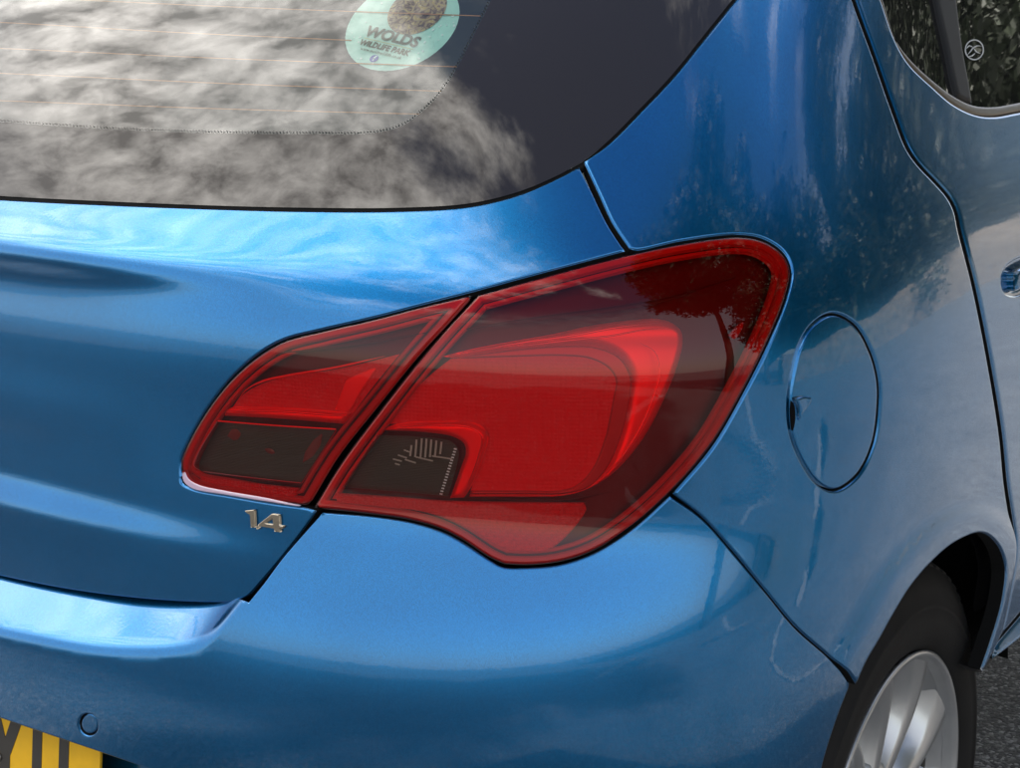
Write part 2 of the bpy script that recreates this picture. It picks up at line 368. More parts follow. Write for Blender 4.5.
# ------------------------------------------------------------------ ground
def asphalt():
    m = mat('asphalt', (.06, .06, .062), .85); t = m.node_tree; b = t.nodes['Principled BSDF']; tcn = t.nodes['Texture Coordinate']
    v = t.nodes.new('ShaderNodeTexVoronoi'); v.inputs['Scale'].default_value = 165; t.links.new(tcn.outputs['Object'], v.inputs['Vector'])
    n = t.nodes.new('ShaderNodeTexNoise'); n.inputs['Scale'].default_value = 2.2; n.inputs['Detail'].default_value = 8; t.links.new(tcn.outputs['Object'], n.inputs['Vector'])
    sx = t.nodes.new('ShaderNodeSeparateColor'); t.links.new(v.outputs['Color'], sx.inputs[0])
    r = t.nodes.new('ShaderNodeValToRGB'); e = r.color_ramp.elements; e[0].position = 0; e[0].color = (.035, .035, .037, 1); e[1].position = 1; e[1].color = (.36, .35, .34, 1)
    e2 = e.new(.7); e2.color = (.10, .099, .097, 1); t.links.new(sx.outputs[0], r.inputs[0])
    r2 = t.nodes.new('ShaderNodeMapRange'); r2.inputs[1].default_value = .3; r2.inputs[2].default_value = .7; r2.inputs[3].default_value = .75; r2.inputs[4].default_value = 1.25; t.links.new(n.outputs['Fac'], r2.inputs[0])
    s = t.nodes.new('ShaderNodeVectorMath'); s.operation = 'SCALE'; t.links.new(r.outputs[0], s.inputs[0]); t.links.new(r2.outputs[0], s.inputs['Scale']); t.links.new(s.outputs[0], b.inputs['Base Color'])
    bp = t.nodes.new('ShaderNodeBump'); bp.inputs['Strength'].default_value = .9; bp.inputs['Distance'].default_value = .006; bp.invert = True
    t.links.new(v.outputs['Distance'], bp.inputs['Height']); t.links.new(bp.outputs[0], b.inputs['Normal']); return m
ASPH = asphalt()
GROUND = tag(mesh('ground', [(-600, -600, 0), (600, -600, 0), (600, 600, 0), (-600, 600, 0)], [(0, 1, 2, 3)], ASPH, None), 'dark coarse asphalt road beside the rear wheel', 'road', 'structure')

# ------------------------------------------------------------------ the car
car = tag(empty('car', (0, .72, 0)), 'metallic blue hatchback seen at its rear corner with red tail lamp', 'car')
OFF = Vector((0, .72, 0))
class _P: pass
def reparent_fix():
    for o in list(bpy.data.objects):
        if o.parent is car: o.matrix_parent_inverse = Matrix.Translation(-OFF)

# outlines of the lamps (photo pixels)
INNER_TOP = [(182, 478), (181, 463), (190.5, 439.5), (210.8, 405.6), (234.5, 376.8), (261.6, 354.1), (285.3, 341.3), (322.5, 331.5), (376.7, 318.8), (425, 306), (472, 295)]
INNER_R = [(472, 295), (447.8, 322.3), (417.4, 356.5), (376.7, 407), (336, 458), (309, 502)]
INNER_B = [(305.6, 505.5), (271.8, 501.4), (227.7, 493.7), (194, 487), (182, 478)]
inner = outline(INNER_TOP, INNER_R, INNER_B)
OUT_T = [(478.5, 295), (540, 278), (626.3, 255.5), (682.5, 243.6), (738.8, 237.2), (762.2, 241.2), (782, 254.5), (789.4, 270), (785.4, 295), (766.9, 341.9), (743.5, 388.8), (710.7, 445), (670.8, 491.5), (631, 526.6), (593.5, 550), (560.6, 560.8), (527.8, 564.2), (504.4, 563.2)]
OUT_B = [(504.4, 563.2), (490.3, 557), (462.2, 539), (441, 528.5), (410, 519.5), (370, 513.5), (314, 507.5)]
OUT_L = [(314, 507.5), (340.5, 464.6), (378, 414), (415, 366.5), (446, 330), (478.5, 295)]
outer = outline(OUT_T, OUT_B, OUT_L)

# rear window
GL_B = [(-520, 162), (-300, 174), (-150, 184), (0, 195), (100, 200), (200, 204), (300, 206.5), (400, 206.5), (470, 202), (520, 190), (560, 173), (583, 160)]
GL_R = [(583, 160), (607, 141), (641, 107), (674, 72), (701, 38.5), (728, 5), (764, -40), (800, -85)]
glass_o = outline(GL_B, GL_R, [(800, -85), (300, -120), (-520, -120)])
CLEAR = [(-520, 92), (-300, 102), (-150, 112), (0, 121), (100, 127.5), (200, 131.5), (300, 132.7), (370, 132), (400, 125), (425, 107.5), (445, 85), (460, 60), (475, 30), (490, 0), (508, -45), (520, -90)]
clear_o = outline(CLEAR, [(520, -90), (300, -110), (-520, -110)])
rw = panel('rear_window', clear_o, GLASS, car, off=-.002, roll=0, wall=0, step=12)
panel('frit_band', glass_o, FRIT, rw, off=-.002, roll=0, wall=0, holes=[clear_o], step=10)
# dotted edge of the ceramic band, joined as one part
dv_, df_ = [], []
cl = curve(CLEAR, .5); acc = 0; last = cl[0]; dotp = []
for q in cl[1:]:
    acc += np.linalg.norm(q-last); last = q
    if acc > 3.0 and q[1] > -30 and q[0] > -40: dotp.append(q); acc = 0
dotp = inset(np.array(dotp), 0); tt = np.gradient(dotp, axis=0); tt /= np.linalg.norm(tt, axis=1, keepdims=True); nn = np.stack([tt[:, 1], -tt[:, 0]], -1)
for rr_, o_ in ((.95, 1.6),):
    c3 = at(dotp+nn*o_); g3 = grad(c3, FA)
    for c_, g_ in zip(c3, g3):
        ax = np.cross(g_, [0, 0, 1.]); ax /= np.linalg.norm(ax); ay = np.cross(g_, ax); k0 = len(dv_)
        dv_ += [c_-g_*.0012+ax*rr_*PX*math.cos(a)+ay*rr_*PX*math.sin(a) for a in np.linspace(0, 6.283, 7)[:-1]]; df_.append(tuple(range(k0, k0+6)))
tag(mesh('frit_dots', dv_, df_, FRIT, rw), kind='stuff')
def strip(name, pts, wpx, m, parent, F=FA, off=0.0, deep=None, taper=False, step=4):
    p = curve(pts, step); t = np.gradient(p, axis=0); t /= np.linalg.norm(t, axis=1, keepdims=True); n = np.stack([t[:, 1], -t[:, 0]], -1)
    wd = np.full(len(p), wpx/2.)
    if taper: wd = wd*np.clip(np.minimum(np.linspace(0, 1, len(p)), np.linspace(1, 0, len(p)))*taper+.12, 0, 1)
    a = p+n*wd[:, None]; b = p-n*wd[:, None]; q = np.vstack([a, b]); P = at(q, F); G = grad(P, F)
    if deep: d = rays(q); P = P+d*(deep/np.maximum(np.abs((d*G).sum(1)), .4))[:, None]
    th = .0009; mid = P+G*off; k = len(p)
    top = (mid[:k]+mid[k:])/2+(G[:k]+G[k:])/2*min(th, wpx*PX*.4)
    V = np.vstack([mid[:k], top, mid[k:]]); Fc = []
    for i in range(k-1):
        Fc += [(i, i+1, k+i+1, k+i), (k+i, k+i+1, 2*k+i+1, 2*k+i)]
    return mesh(name, V, Fc, m, parent, True)
for a, b, c_ in (((-300, 8), (0, 20), (350, 37.5)), ((-300, 34), (0, 46), (456, 64)), ((-300, 60), (0, 71), (440, 88.5)), ((-300, 90), (0, 98.5), (420, 111.5)), ((-300, -16), (0, -6), (480, 13)), ((-300, -40), (0, -30), (494, -12))):
    strip('heater_wire', [a, b, ((b[0]+c_[0])/2, (b[1]+c_[1])/2+1), c_], 1.0, HEAT, rw, off=-.004, step=14)
seal = [(x, y+1.5) for x, y in GL_B[:-1]]+[(584, 162)]+[(x+1, y+1) for x, y in GL_R[1:]]
panel('window_seal', outline([(x, y-2.5) for x, y in seal], [(x+.8, y+2.2) for x, y in seal][::-1]), RUBBER_SHADE, rw, off=-.003, roll=0, wall=.01)

# tailgate
H_TOP = [(-520, 166), (-300, 178), (-150, 188), (0, 199), (100, 204), (200, 208), (300, 210.8), (400, 210.8), (470, 206.3), (520, 194.3), (560, 177), (579, 166.8)]
H_R = [(579, 166.3), (591, 190), (606.9, 222.8), (620, 243.5), (625, 250.5)]
H_LT = [(625, 250.5), (540, 273), (474, 291)]
lampcut = inset(inner, -1.6)
top_part = [(x-.8, y-2.2) for x, y in INNER_TOP[::-1]][1:]
H_BR = [(316, 511.5), (290, 547), (260, 583), (247, 597), (236, 601.5), (210, 602.5), (150, 599.5), (75, 590.5), (0, 576), (-150, 540), (-300, 500), (-520, 440)]
tail_o = outline(H_TOP, H_R, H_LT, [(474, 291)]+top_part+[], [(180, 477), (181, 483), (193, 489.5), (227.7, 496), (271.8, 503.6), (306, 508.5), (316, 511.5)], H_BR)
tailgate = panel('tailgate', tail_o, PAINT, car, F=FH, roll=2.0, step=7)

# bumper: outer skin cut by a sloping ledge under the tailgate
CREST = [(-300, 540), (-150, 590), (0, 631.5), (50, 641.5), (100, 649), (150, 650), (185, 646.5), (213, 632), (231, 611), (246, 592), (271, 558), (311, 505)]
cr3 = at(CREST); _x = cr3[:, 0]; _o = np.argsort(_x); 
ZC = spline(np.r_[-.9, _x[_o]], np.r_[cr3[_o][0, 2], cr3[_o][:, 2]]); YC = spline(np.r_[-.9, _x[_o]], np.r_[cr3[_o][0, 1], cr3[_o][:, 1]]); XMAX = _x.max()
def FB(P):
    x = np.minimum(P[..., 0], XMAX); a = FA(P)
    l = (P[..., 2]-(ZC(x)+.68*(P[..., 1]-YC(x))))*.83-np.clip((P[..., 0]-XMAX+.01)*.9, 0, None)
    k = .008; h = np.clip(.5+.5*(a-l)/k, 0, 1); return l*(1-h)+a*h+k*h*(1-h)
B_TOP = [(-520, 428), (-300, 488), (-150, 528), (0, 563), (75, 577), (150, 588), (205, 593), (225, 594), (238, 598)]
B_GAP = [(248, 602.5), (256, 593), (264, 583), (283, 557.5), (322, 513)]
B_LAMP = [(322, 513), (370, 517), (410, 523), (441, 532), (462, 542.5), (489, 560), (503, 567.3), (528, 568.2), (561.5, 564.8), (595, 553.5), (633, 530), (672, 495.5)]
B_SEAM = [(670.5, 497), (702, 519.2), (732.8, 553), (764, 590.6), (795, 628.2), (826.5, 656.2), (842, 671.8), (850.5, 685)]
B_ARCH = [(850.5, 685), (838, 717), (823, 765), (812, 820), (808, 870)]
B_BOT = [(808, 870), (500, 930), (200, 890), (175, 800), (163, 774), (110, 756), (0, 718.5), (-150, 665), (-300, 613), (-520, 535)]
sens = outline([(88+10.2*math.cos(a)*.93+1*math.sin(a), 725+11.2*math.sin(a)) for a in np.linspace(0, 2*math.pi, 25)][:-1], step=2)
bump_o = outline(B_TOP, B_GAP, B_LAMP, B_SEAM, B_ARCH, B_BOT[:3], B_BOT[2:5], B_BOT[4:])
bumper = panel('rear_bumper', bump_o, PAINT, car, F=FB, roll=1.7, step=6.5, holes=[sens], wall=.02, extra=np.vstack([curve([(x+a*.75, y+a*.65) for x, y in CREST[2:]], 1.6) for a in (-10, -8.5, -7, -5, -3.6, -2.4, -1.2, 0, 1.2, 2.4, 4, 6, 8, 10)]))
ps = panel('parking_sensor', outline([(88.6+9*math.cos(a)*.95, 724.6+9.8*math.sin(a)) for a in np.linspace(0, 2*math.pi, 25)][:-1], step=2), PAINT, bumper, off=-.0012, roll=1.5, wall=.01)

# quarter panel with fuel flap hole and wheel arch
DOORGAP = [(822, -110), (838, -55), (855, 0), (875, 55), (895, 112), (909, 148), (920, 164), (937, 182), (950, 197), (957, 211), (961, 230), (975, 285), (990, 360), (1002, 434), (1007, 484), (1012.5, 520), (1015, 540), (1014, 560), (1010, 585), (1001, 629), (995, 643)]
ARCH = [(851.7, 683), (862, 660), (874, 639.6), (890, 611), (906.6, 584.6), (929, 559), (952, 540.5), (977.7, 532), (992, 542), (1001, 564), (999, 595), (993.9, 617), (984, 648), (977, 668)]
flap = closed([(833, 314.3), (854.4, 324.3), (870, 350), (878, 378), (878.8, 404.5), (873, 444.5), (857, 476), (834.4, 490.3), (817, 481.8), (800, 456), (790.9, 430), (789.3, 402), (793, 373), (800, 347), (814, 324.5)])
qp_o = outline([(581+3.5, 161)]+[(x+2.5, y+2.2) for x, y in GL_R[1:]], [(x-2.2, y+.5) for x, y in DOORGAP], [(979, 670), (977, 668)], ARCH[::-1],
               [(852.2, 683.6), (843.9, 670.6), (827.9, 654.9), (796.4, 626.6), (765.4, 589.1), (734.2, 551.6), (702.9, 517.2), (674, 494.6)],
               [(673.5, 494.5), (713.5, 447), (746.5, 390.3), (770, 343), (788.6, 296), (792.8, 270), (785, 252.2), (764, 238), (739, 233.8), (682, 240.2), (636, 249.6), (630, 248)],
               [(630, 248), (613, 222.8), (599, 193), (584.5, 162)])
archl = curve(ARCH, 4)
def flare(uv):
    d = np.full(len(uv), 1e9); a = archl[:-1]; b = archl[1:]; ab = b-a
    for s in range(0, len(uv), 2000):
        qq = uv[s:s+2000, None, :]; t = np.clip(((qq-a)*ab).sum(2)/(ab**2).sum(1), 0, 1); d[s:s+2000] = np.sqrt((((a+ab*t[..., None])-qq)**2).sum(2)).min(1)
    return .006*(1-sstep(14, 34, d))
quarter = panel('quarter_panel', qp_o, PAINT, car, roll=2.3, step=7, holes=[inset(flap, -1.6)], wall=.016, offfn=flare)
fl = panel('fuel_flap', inset(flap, .9), PAINT, car, roll=2.5, step=7, wall=.006)
panel('finger_slit_shade', outline([(790, 400), (793, 403), (794.8, 411), (794.4, 423), (792, 431), (790.6, 429), (789.6, 420), (789.2, 409), (790, 400)], step=2.5), GAP, fl, off=.0006, roll=0, wall=0)  # flat near-black patch painted in for the shade of the finger slit
panel('finger_catch', outline([(792, 398), (802, 396), (812, 398), (808, 407), (801, 414), (798, 420), (797, 409), (792, 398)], step=2.5), PAINT, fl, off=.0016, roll=3, wall=.003, offfn=lambda uv: .004*np.clip((806-uv[:, 0])/14, 0, 1))

# rear door, its window and its handle
WIN_SEAL = [(840, -110), (862, -55), (882, 0), (894.6, 36.4), (909, 62), (933, 85.6), (954.8, 103.9), (976.6, 113.9), (994.8, 115.7), (1020, 111.5), (1120, 92), (1300, 58)]
WIN_IN = [(849, -110), (869, -55), (887, 0), (898.5, 36), (914, 58), (944, 85.2), (962, 97.5), (978, 104.3), (998.5, 105.5), (1020, 102), (1120, 82), (1300, 47)]
hrec = outline([(1002.5, 276), (1006, 267.5), (1014, 261), (1030, 254), (1100, 228), (1110, 240), (1100, 258), (1030, 290), (1015, 296), (1006, 293), (1002.5, 285), (1002.5, 276)], step=3)
door_o = outline([(x+2.0, y-.4) for x, y in DOORGAP], [(995.5, 643), (1020, 614), (1100, 520), (1300, 300)], [(1300, 300), (1300, 62)], [(x, y+1.0) for x, y in WIN_SEAL[::-1]])
door = panel('rear_door', door_o, PAINT, car, roll=2.6, step=9, holes=[hrec], wall=.0085, hole_shade=False)
panel('handle_recess', inset(hrec, -2), PAINT, door, off=-.0035, roll=0, wall=0, step=3, deepfn=lambda uv: .0045*sstep(2, 12, pdist(uv, [inset(hrec, -2)])))
panel('door_handle', outline([(1012.5, 272), (1020, 267), (1060, 250), (1098, 236), (1098, 246), (1060, 268), (1020, 288), (1013.5, 291), (1012, 282), (1012.5, 272)], step=3), PAINT, door, off=.006, roll=5, wall=.0075)
panel('sill', outline([(990, 655), (996, 644.5), (1020, 616), (1100, 522), (1300, 302), (1300, 330), (1100, 541), (1020, 629), (989, 658)]), PAINT, car, off=.002, roll=2, wall=.03, offfn=lambda uv: .010*np.clip(((uv[:, 1]-644.5)+(uv[:, 0]-996)*1.18)/14, 0, 1.3))
panel('lower_door_edge', outline([(978, 669), (990, 655.5), (1020, 627), (1100, 541), (1300, 330), (1300, 350), (1100, 551), (1020, 633), (984, 674)]), BLACK, car, off=-.004, roll=0, wall=.02)
sw = panel('side_window', outline(WIN_IN, [(1300, 47), (1300, -110)]), DARKPANE, car, off=-.010, roll=0, wall=0, step=12)
panel('window_trim', outline(WIN_SEAL, [(1300, 58), (1300, 47)], WIN_IN[::-1]), BRONZE, sw, off=-.003, roll=3.2, wall=.012)
panel('divider_bar', outline([(936, -40), (941, 0), (951, 46), (959, 85), (962, 95)], [(962, 95), (977, 102)], [(977, 102), (974, 85), (966, 40), (961, 0), (956, -40)]), BLACK, sw, off=-.004, roll=3, wall=.008)
# round maker's mark etched on the pane
mk = outline([(982+9.6*math.cos(a), 47+10.5*math.sin(a)) for a in np.linspace(0, 2*math.pi, 33)][:-1], step=2)
ETCH = mat('etched_mark', (.42, .43, .43), .5)
ring('window_mark', mk, 0, 1.3, ETCH, sw, off=-.0094, roll=0, wall=0, step=2)
for q in ([(975, 52), (978, 49), (981, 45), (986, 43), (990, 44)], [(981, 45), (984, 49), (988, 51)], [(976, 54), (980, 53), (983, 50)], [(974, 46), (977, 43), (981, 45)]):
    strip('window_mark', q, 1.3, ETCH, sw, off=-.0094, taper=3, step=1.5)

# shell under the panels so that the shut lines read dark, cabin, roof
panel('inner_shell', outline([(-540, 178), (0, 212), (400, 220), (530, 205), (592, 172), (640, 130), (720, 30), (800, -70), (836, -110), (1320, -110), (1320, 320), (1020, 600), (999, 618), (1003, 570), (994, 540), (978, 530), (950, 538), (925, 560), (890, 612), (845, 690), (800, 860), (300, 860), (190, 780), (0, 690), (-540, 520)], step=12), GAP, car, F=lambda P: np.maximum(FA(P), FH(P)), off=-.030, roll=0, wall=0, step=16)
mesh('luggage_cover', [(-.50, .25, .985), (.50, .25, .985), (.60, .80, 1.02), (-.60, .80, 1.02)], [(0, 1, 2, 3)], COVER, car)
V_, F_ = [], []; zs_ = [.3, .4, .5, .65, .8, .9, 1.0, 1.1, 1.25, 1.42]; ph_ = np.linspace(0, 1, 15)
for z_ in zs_:
    for q_ in ph_:
        y_ = -.0+YA(z_)+.30+q_*3.3; k_ = np.clip(DD-(y_-YA(z_)-.05), 0, None)/DD; V_.append((-float(XA(z_)*(1-k_**NN)**(1/NN)), float(y_), z_))
n_ = len(ph_); F_ = [(j*n_+i, j*n_+i+1, (j+1)*n_+i+1, (j+1)*n_+i) for j in range(len(zs_)-1) for i in range(n_-1)]
fs = mesh('far_side', V_, F_, PAINT, car, True); fs.data.materials.append(TRIM)
fs.data.polygons.foreach_set('material_index', [1 if z_ >= 1.0 else 0 for z_ in zs_[:-1] for i in range(n_-1)])
mesh('front_bulkhead', [(-.86, 3.0, .4), (.86, 3.0, .4), (.86, 3.0, .9), (.60, 2.1, 1.44), (-.60, 2.1, 1.44), (-.86, 3.0, .9)], [(0, 1, 2, 3, 4, 5)], TRIM, car)
mesh('floor_pan', [(-.82, .25, .46), (.70, .25, .46), (.70, 3.0, .46), (-.82, 3.0, .46)], [(0, 1, 2, 3)], BLACK, car)
mesh('rear_seatback', [(-.62, .82, .6), (.62, .82, .6), (.60, .98, 1.25), (-.60, .98, 1.25)], [(0, 1, 2, 3)], TRIM, car)
rv = [(x, y, 1.47-.10*(x/.6)**2-.10*max(0, (.75-y))**1.5) for y in (.45, .6, .8, 1.1, 1.6, 2.2) for x in (-.62, -.4, -.2, 0, .2, .4, .62)]
mesh('roof', rv, [(j*7+i, j*7+i+1, j*7+i+8, j*7+i+7) for j in range(5) for i in range(6)], PAINT, car, True)

# ------------------------------------------------------------------ lamps
WINR = outline([(377, 434.5), (421.8, 436.6), (451.6, 441), (459, 450.3), (458, 461.5), (448.5, 496)], [(448.5, 496), (403, 491.8), (343.5, 487)], [(343.5, 487), (377, 434.5)], step=3.5)
WIN2 = outline([(217.5, 421.5), (336, 429.5)], [(336, 429.5), (301.7, 482.5)], [(301.7, 482.5), (250, 477), (203, 471), (194, 465), (199, 451.7), (217.5, 421.5)], step=3.5)
def lamp(label, loop, F, win):
    e = empty('tail_lamp', (0, .72, 0)); e.parent = car; e['label'] = label
    panel('lens', loop, LENS, e, F=F, off=.0015, roll=3.0, wall=0, holes=[win])
    panel('clear_lens', win, CLEARLENS, e, F=F, off=.0015, roll=0, wall=0)
    panel('housing', inset(loop, -.8), DARKRED, e, F=F, off=-.002, deep=.016, roll=0, wall=-.0165)
    return e
LO = lamp('outer red tail lamp with reversing window and wide swept reflector', outer, FA, WINR)
LI = lamp('inner red tail lamp on the tailgate with smoked lower window', inner, FH, WIN2)
def dp(name, pts, m, e, F, deep, roll=2.0, wall=.006, **k):
    p = pts if isinstance(pts, np.ndarray) else outline(*pts, step=3.5)
    return panel(name, p, m, e, F=F, off=0, deep=deep, roll=roll, wall=wall, **k)
for e, lp, F in ((LO, outer, FA), (LI, inner, FH)):
    ring('rim', lp, 0.4, 8.0, RED_RIM, e, F=F, deep=.0035, roll=2.5, wall=.004, step=4)
    ring('groove', lp, 7.6, 10.8, GROOVE, e, F=F, deep=.008, roll=0, wall=0, step=4)
    ring('rim', lp, 10.4, 14.6, RED_RIM, e, F=F, deep=.0055, roll=1.5, wall=.004, step=4)
BOWL = [[(450.6, 359), (512, 357), (564, 356), (590.6, 359), (609, 368.5), (616.3, 381), (614, 397), (609, 424), (605.7, 438), (593, 469), (577.6, 485), (562, 490.5), (520, 491), (470.6, 491)],
        [(470.6, 491), (478, 469), (487, 440), (483, 429), (465.5, 423), (430, 422), (390, 424)], [(390, 424), (405, 400), (434, 372), (450.6, 359)]]
dp('reflector_bowl', BOWL, RED_DEEP, LO, FA, None, roll=0, wall=0, deepfn=lambda uv: .010+.005*np.exp(-(((uv[:, 0]-520)/80)**2+((uv[:, 1]-430)/50)**2)), step=6)
SW_OUT = [(440, 357), (470, 349), (510, 341), (553.5, 333), (594.7, 323.5), (636, 318), (662, 317), (675, 321.5), (684, 329.6), (686, 343), (679.6, 369.4), (667, 400), (651.6, 430.6), (633.7, 456), (613.3, 476.5), (593, 489), (572.6, 496), (550, 498.5), (468, 498.5)]
bz = [(450, 358), (512, 350), (564, 346), (598, 348), (620, 358), (631, 378), (629, 405), (620, 440), (606, 470), (588, 488), (566, 494), (520, 494.5), (469, 494.5)]
dp('swept_reflector', [SW_OUT, [(469, 494.5)]+bz[::-1][1:], ], RED_BRIGHT, LO, FA, None, roll=9, wall=.006, deepfn=lambda uv: .006+.006*sstep(600, 690, uv[:, 0])-.003*np.exp(-((uv[:, 1]-330)/14)**2), step=5)
dp('bezel', [bz, [(469, 494.5), (470.6, 491)], BOWL[0][::-1]], BEZEL, LO, FA, .0085, roll=2, wall=.004, step=4)
BR_O = [(381.7, 430), (403, 424), (440.4, 422.6), (468.3, 423.6), (481.4, 429), (487, 437), (483.2, 456), (472, 484), (462.8, 498.7)]
BR_I = [(448.8, 499.2), (459, 470.8), (464.6, 454), (462.8, 444.7), (451.6, 438), (421.8, 433.5), (381.7, 431.5)]
dp('bracket', [BR_O, BR_I], RED_BRIGHT, LO, FA, .0045, roll=6, wall=.008, step=4)
panel('reverse_window', WINR, SMOKE, LO, F=FA, deep=.0055, roll=0, wall=0)
panel('reverse_back', WINR, SMOKEBACK, LO, F=FA, deep=.0125, roll=0, wall=0)
# bright facets behind the reversing window
for i, x in enumerate((411.5, 416.5, 421.8, 426.5, 431.3, 436.3, 441.5)):
    y0 = (445, 439.5, 438.2, 438.6, 439.4, 440.4, 441.6)[i]; y1 = (456, 457, 457.5, 457.5, 457, 456.6, 454)[i]
    strip('facet', [(x, y0), (x-.6, (y0+y1)/2), (x-1.4, y1)], 2.0, SILVER, LO, deep=.009, step=2.5)
for a, b in (((393, 459), (402, 461.3)), ((398, 455), (407, 458)), ((395, 463.5), (400, 465)), ((405, 459.5), (416, 463)), ((416, 457), (433, 461)), ((432, 456), (452, 459)), ((404, 450), (411, 452.5))):
    strip('facet', [a, b], 1.5, SILVER, LO, deep=.009, step=2.5)
for k in range(17):
    q = (455.6-14.2*k/16, 449+45*k/16); strip('facet', [(q[0]-1.6, q[1]-.3), (q[0]+1.2, q[1]+.3)], 1.7, SILVER, LO, deep=.006, step=1)
dp('reflector', [[(334, 493.5), (400, 498), (448, 501.5), (585, 503.5)], [(585, 503.5), (586.6, 509.6), (549.6, 549.5), (511, 551)], [(511, 551), (498, 546.5), (470, 529.5), (445, 518), (420, 511.5), (366, 505.5), (337, 503)], [(337, 503), (334, 493.5)]], REFL, LO, FA, .004, roll=1.5, wall=.004, step=4)
RED_HILITE = mat('highlight_red', (1.0, .06, .05), .12, .6, coat=1)  # brighter red for streak highlights painted over the reflectors
for q_, w_ in (([(470, 352), (520, 343), (570, 336), (620, 327), (660, 323)], 2.4), ([(500, 349), (560, 341.5), (610, 336), (650, 329), (676, 329)], 1.8), ([(640, 343), (655, 352), (660, 372), (652, 402), (636, 436), (612, 468), (588, 488)], 2.0), ([(400, 427), (440, 425.5), (470, 427.5), (482, 436), (478, 458), (468, 484)], 2.0)):
    strip('painted_highlight', q_, w_, RED_HILITE, LO, deep=.003, taper=3)
strip('painted_highlight', [(224, 411), (280, 411.5), (346, 416.5)], 2.2, RED_HILITE, LI, F=FH, deep=.0035, taper=6)
strip('housing_ridge', [(440, 333), (491.8, 325.3), (553.5, 317), (615, 308.8), (660, 301), (690.7, 292), (735, 277.6)], 5.0, GROOVE, LO, deep=.007, taper=2.5)
strip('housing_ridge', [(472, 497.5), (520, 500), (575, 499), (610, 492)], 2.6, GROOVE, LO, deep=.006, taper=3)
dp('side_prism', [[(730, 335), (737, 327), (744, 322), (742, 330), (735, 339), (730, 335)]], RED_RIM, LO, FA, .010, roll=1, wall=.003)
# inner lamp
panel('smoked_window', WIN2, SMOKE, LI, F=FH, deep=.0055, roll=0, wall=0)
panel('smoked_back', WIN2, SMOKEBACK, LI, F=FH, deep=.013, roll=0, wall=0)
for q in ([(218, 421), (275, 425.5), (336, 429.3)],): strip('window_edge', q, 1.5, RED_BRIGHT, LI, F=FH, deep=.005)
for q in ([(203, 471.5), (250, 477.5), (301, 483)], [(336.4, 430), (302, 483)], [(217, 422), (199, 451.7), (194, 465)]): strip('window_edge', q, .9, BEZEL, LI, F=FH, deep=.005)
strip('red_blotch', [(228, 436), (235, 434.5), (241, 434)], 11, mat('red_blotch_plastic', (.42, .05, .04), .5), LI, F=FH, deep=.0125, taper=3, step=2)  # red blotches set in front of the smoked back
strip('red_blotch', [(322, 434), (314, 447), (303, 462)], 9, bpy.data.materials['red_blotch_plastic'], LI, F=FH, deep=.0125, taper=3, step=2)
strip('red_blotch', [(265, 449), (270, 451), (275, 453)], 5, RED_RIM, LI, F=FH, deep=.011, taper=3, step=2)
dp('reflector_bowl', [[(230, 411), (241, 396.5), (258, 385.5), (285, 377), (340, 368.5), (400, 354)], [(400, 354), (372, 388), (349, 419)], [(349, 419), (290, 413), (230, 411)]], RED_DEEP, LI, FH, None, roll=0, wall=0, deepfn=lambda uv: .010+.005*np.exp(-(((uv[:, 0]-310)/50)**2+((uv[:, 1]-395)/22)**2)), step=5)
dp('light_bar', [[(222, 412), (228, 408.5), (285, 409.5), (348, 414)], [(348, 414), (341, 425)], [(341, 425), (280, 420), (222, 416.5)]], RED_BRIGHT, LI, FH, .005, roll=5, wall=.008, step=3)
dp('light_bar', [[(345, 380), (362, 372), (376, 368), (362, 391), (348, 412), (334, 410)]], RED_BRIGHT, LI, FH, .009, roll=2, wall=.003)
strip('light_bar', [(236, 403), (246, 390), (262, 381.5), (285, 376), (340, 366.5), (385, 356)], 2.2, RED_BRIGHT, LI, F=FH, deep=.006, taper=4)
strip('housing_ridge', [(252, 366), (275, 355), (329, 348), (380, 341), (436, 331)], 4.0, GROOVE, LI, F=FH, deep=.006, taper=2.5)
dp('reflector', [[(200, 476), (250, 483), (298, 488.5)], [(298, 488.5), (293, 498), (228, 488), (200, 481)]], REFL, LI, FH, .004, roll=1, wall=.003, step=3)
panel('lens_edge', outline([(183, 471), (184.5, 481), (193, 488.3), (228, 495), (272, 502.2), (300, 506), (272, 498.5), (228, 490.8), (200, 484.5), (190, 478.5), (186, 470)], step=3), SKY_PINK, LI, F=FH, off=.0022, roll=1.5, wall=.003, step=3)

# ------------------------------------------------------------------ badge
bd = empty('badge', (0, .72, 0)); bd.parent = car; bd['label'] = 'chrome engine size badge reading 1.4'
def bp(pts): return [(220+x/10.2, 490+y/10.2) for x, y in pts]
def poly(*pts): 
    s = [bp([a, b]) for a, b in zip(pts, pts[1:]+pts[:1])]; return outline(*s, step=1.2)
panel('digit', poly((268, 208), (370, 198), (378, 378), (332, 378), (322, 245), (298, 236)), CHROME, bd, F=FH, off=.0032, roll=.5, wall=.0032, step=2)
panel('digit', poly((545, 238), (622, 250), (628, 358), (672, 362), (655, 388), (630, 388), (632, 425), (572, 420), (566, 388), (405, 362), (408, 345)), CHROME, bd, F=FH, off=.0032, roll=.5, wall=.0032, step=2, holes=[poly((478, 335), (552, 288), (558, 347))])
panel('decimal_point', poly((388, 378), (396, 362), (412, 366), (418, 384), (404, 396), (390, 392)), CHROME, bd, F=FH, off=.0032, roll=.4, wall=.0032, step=2)

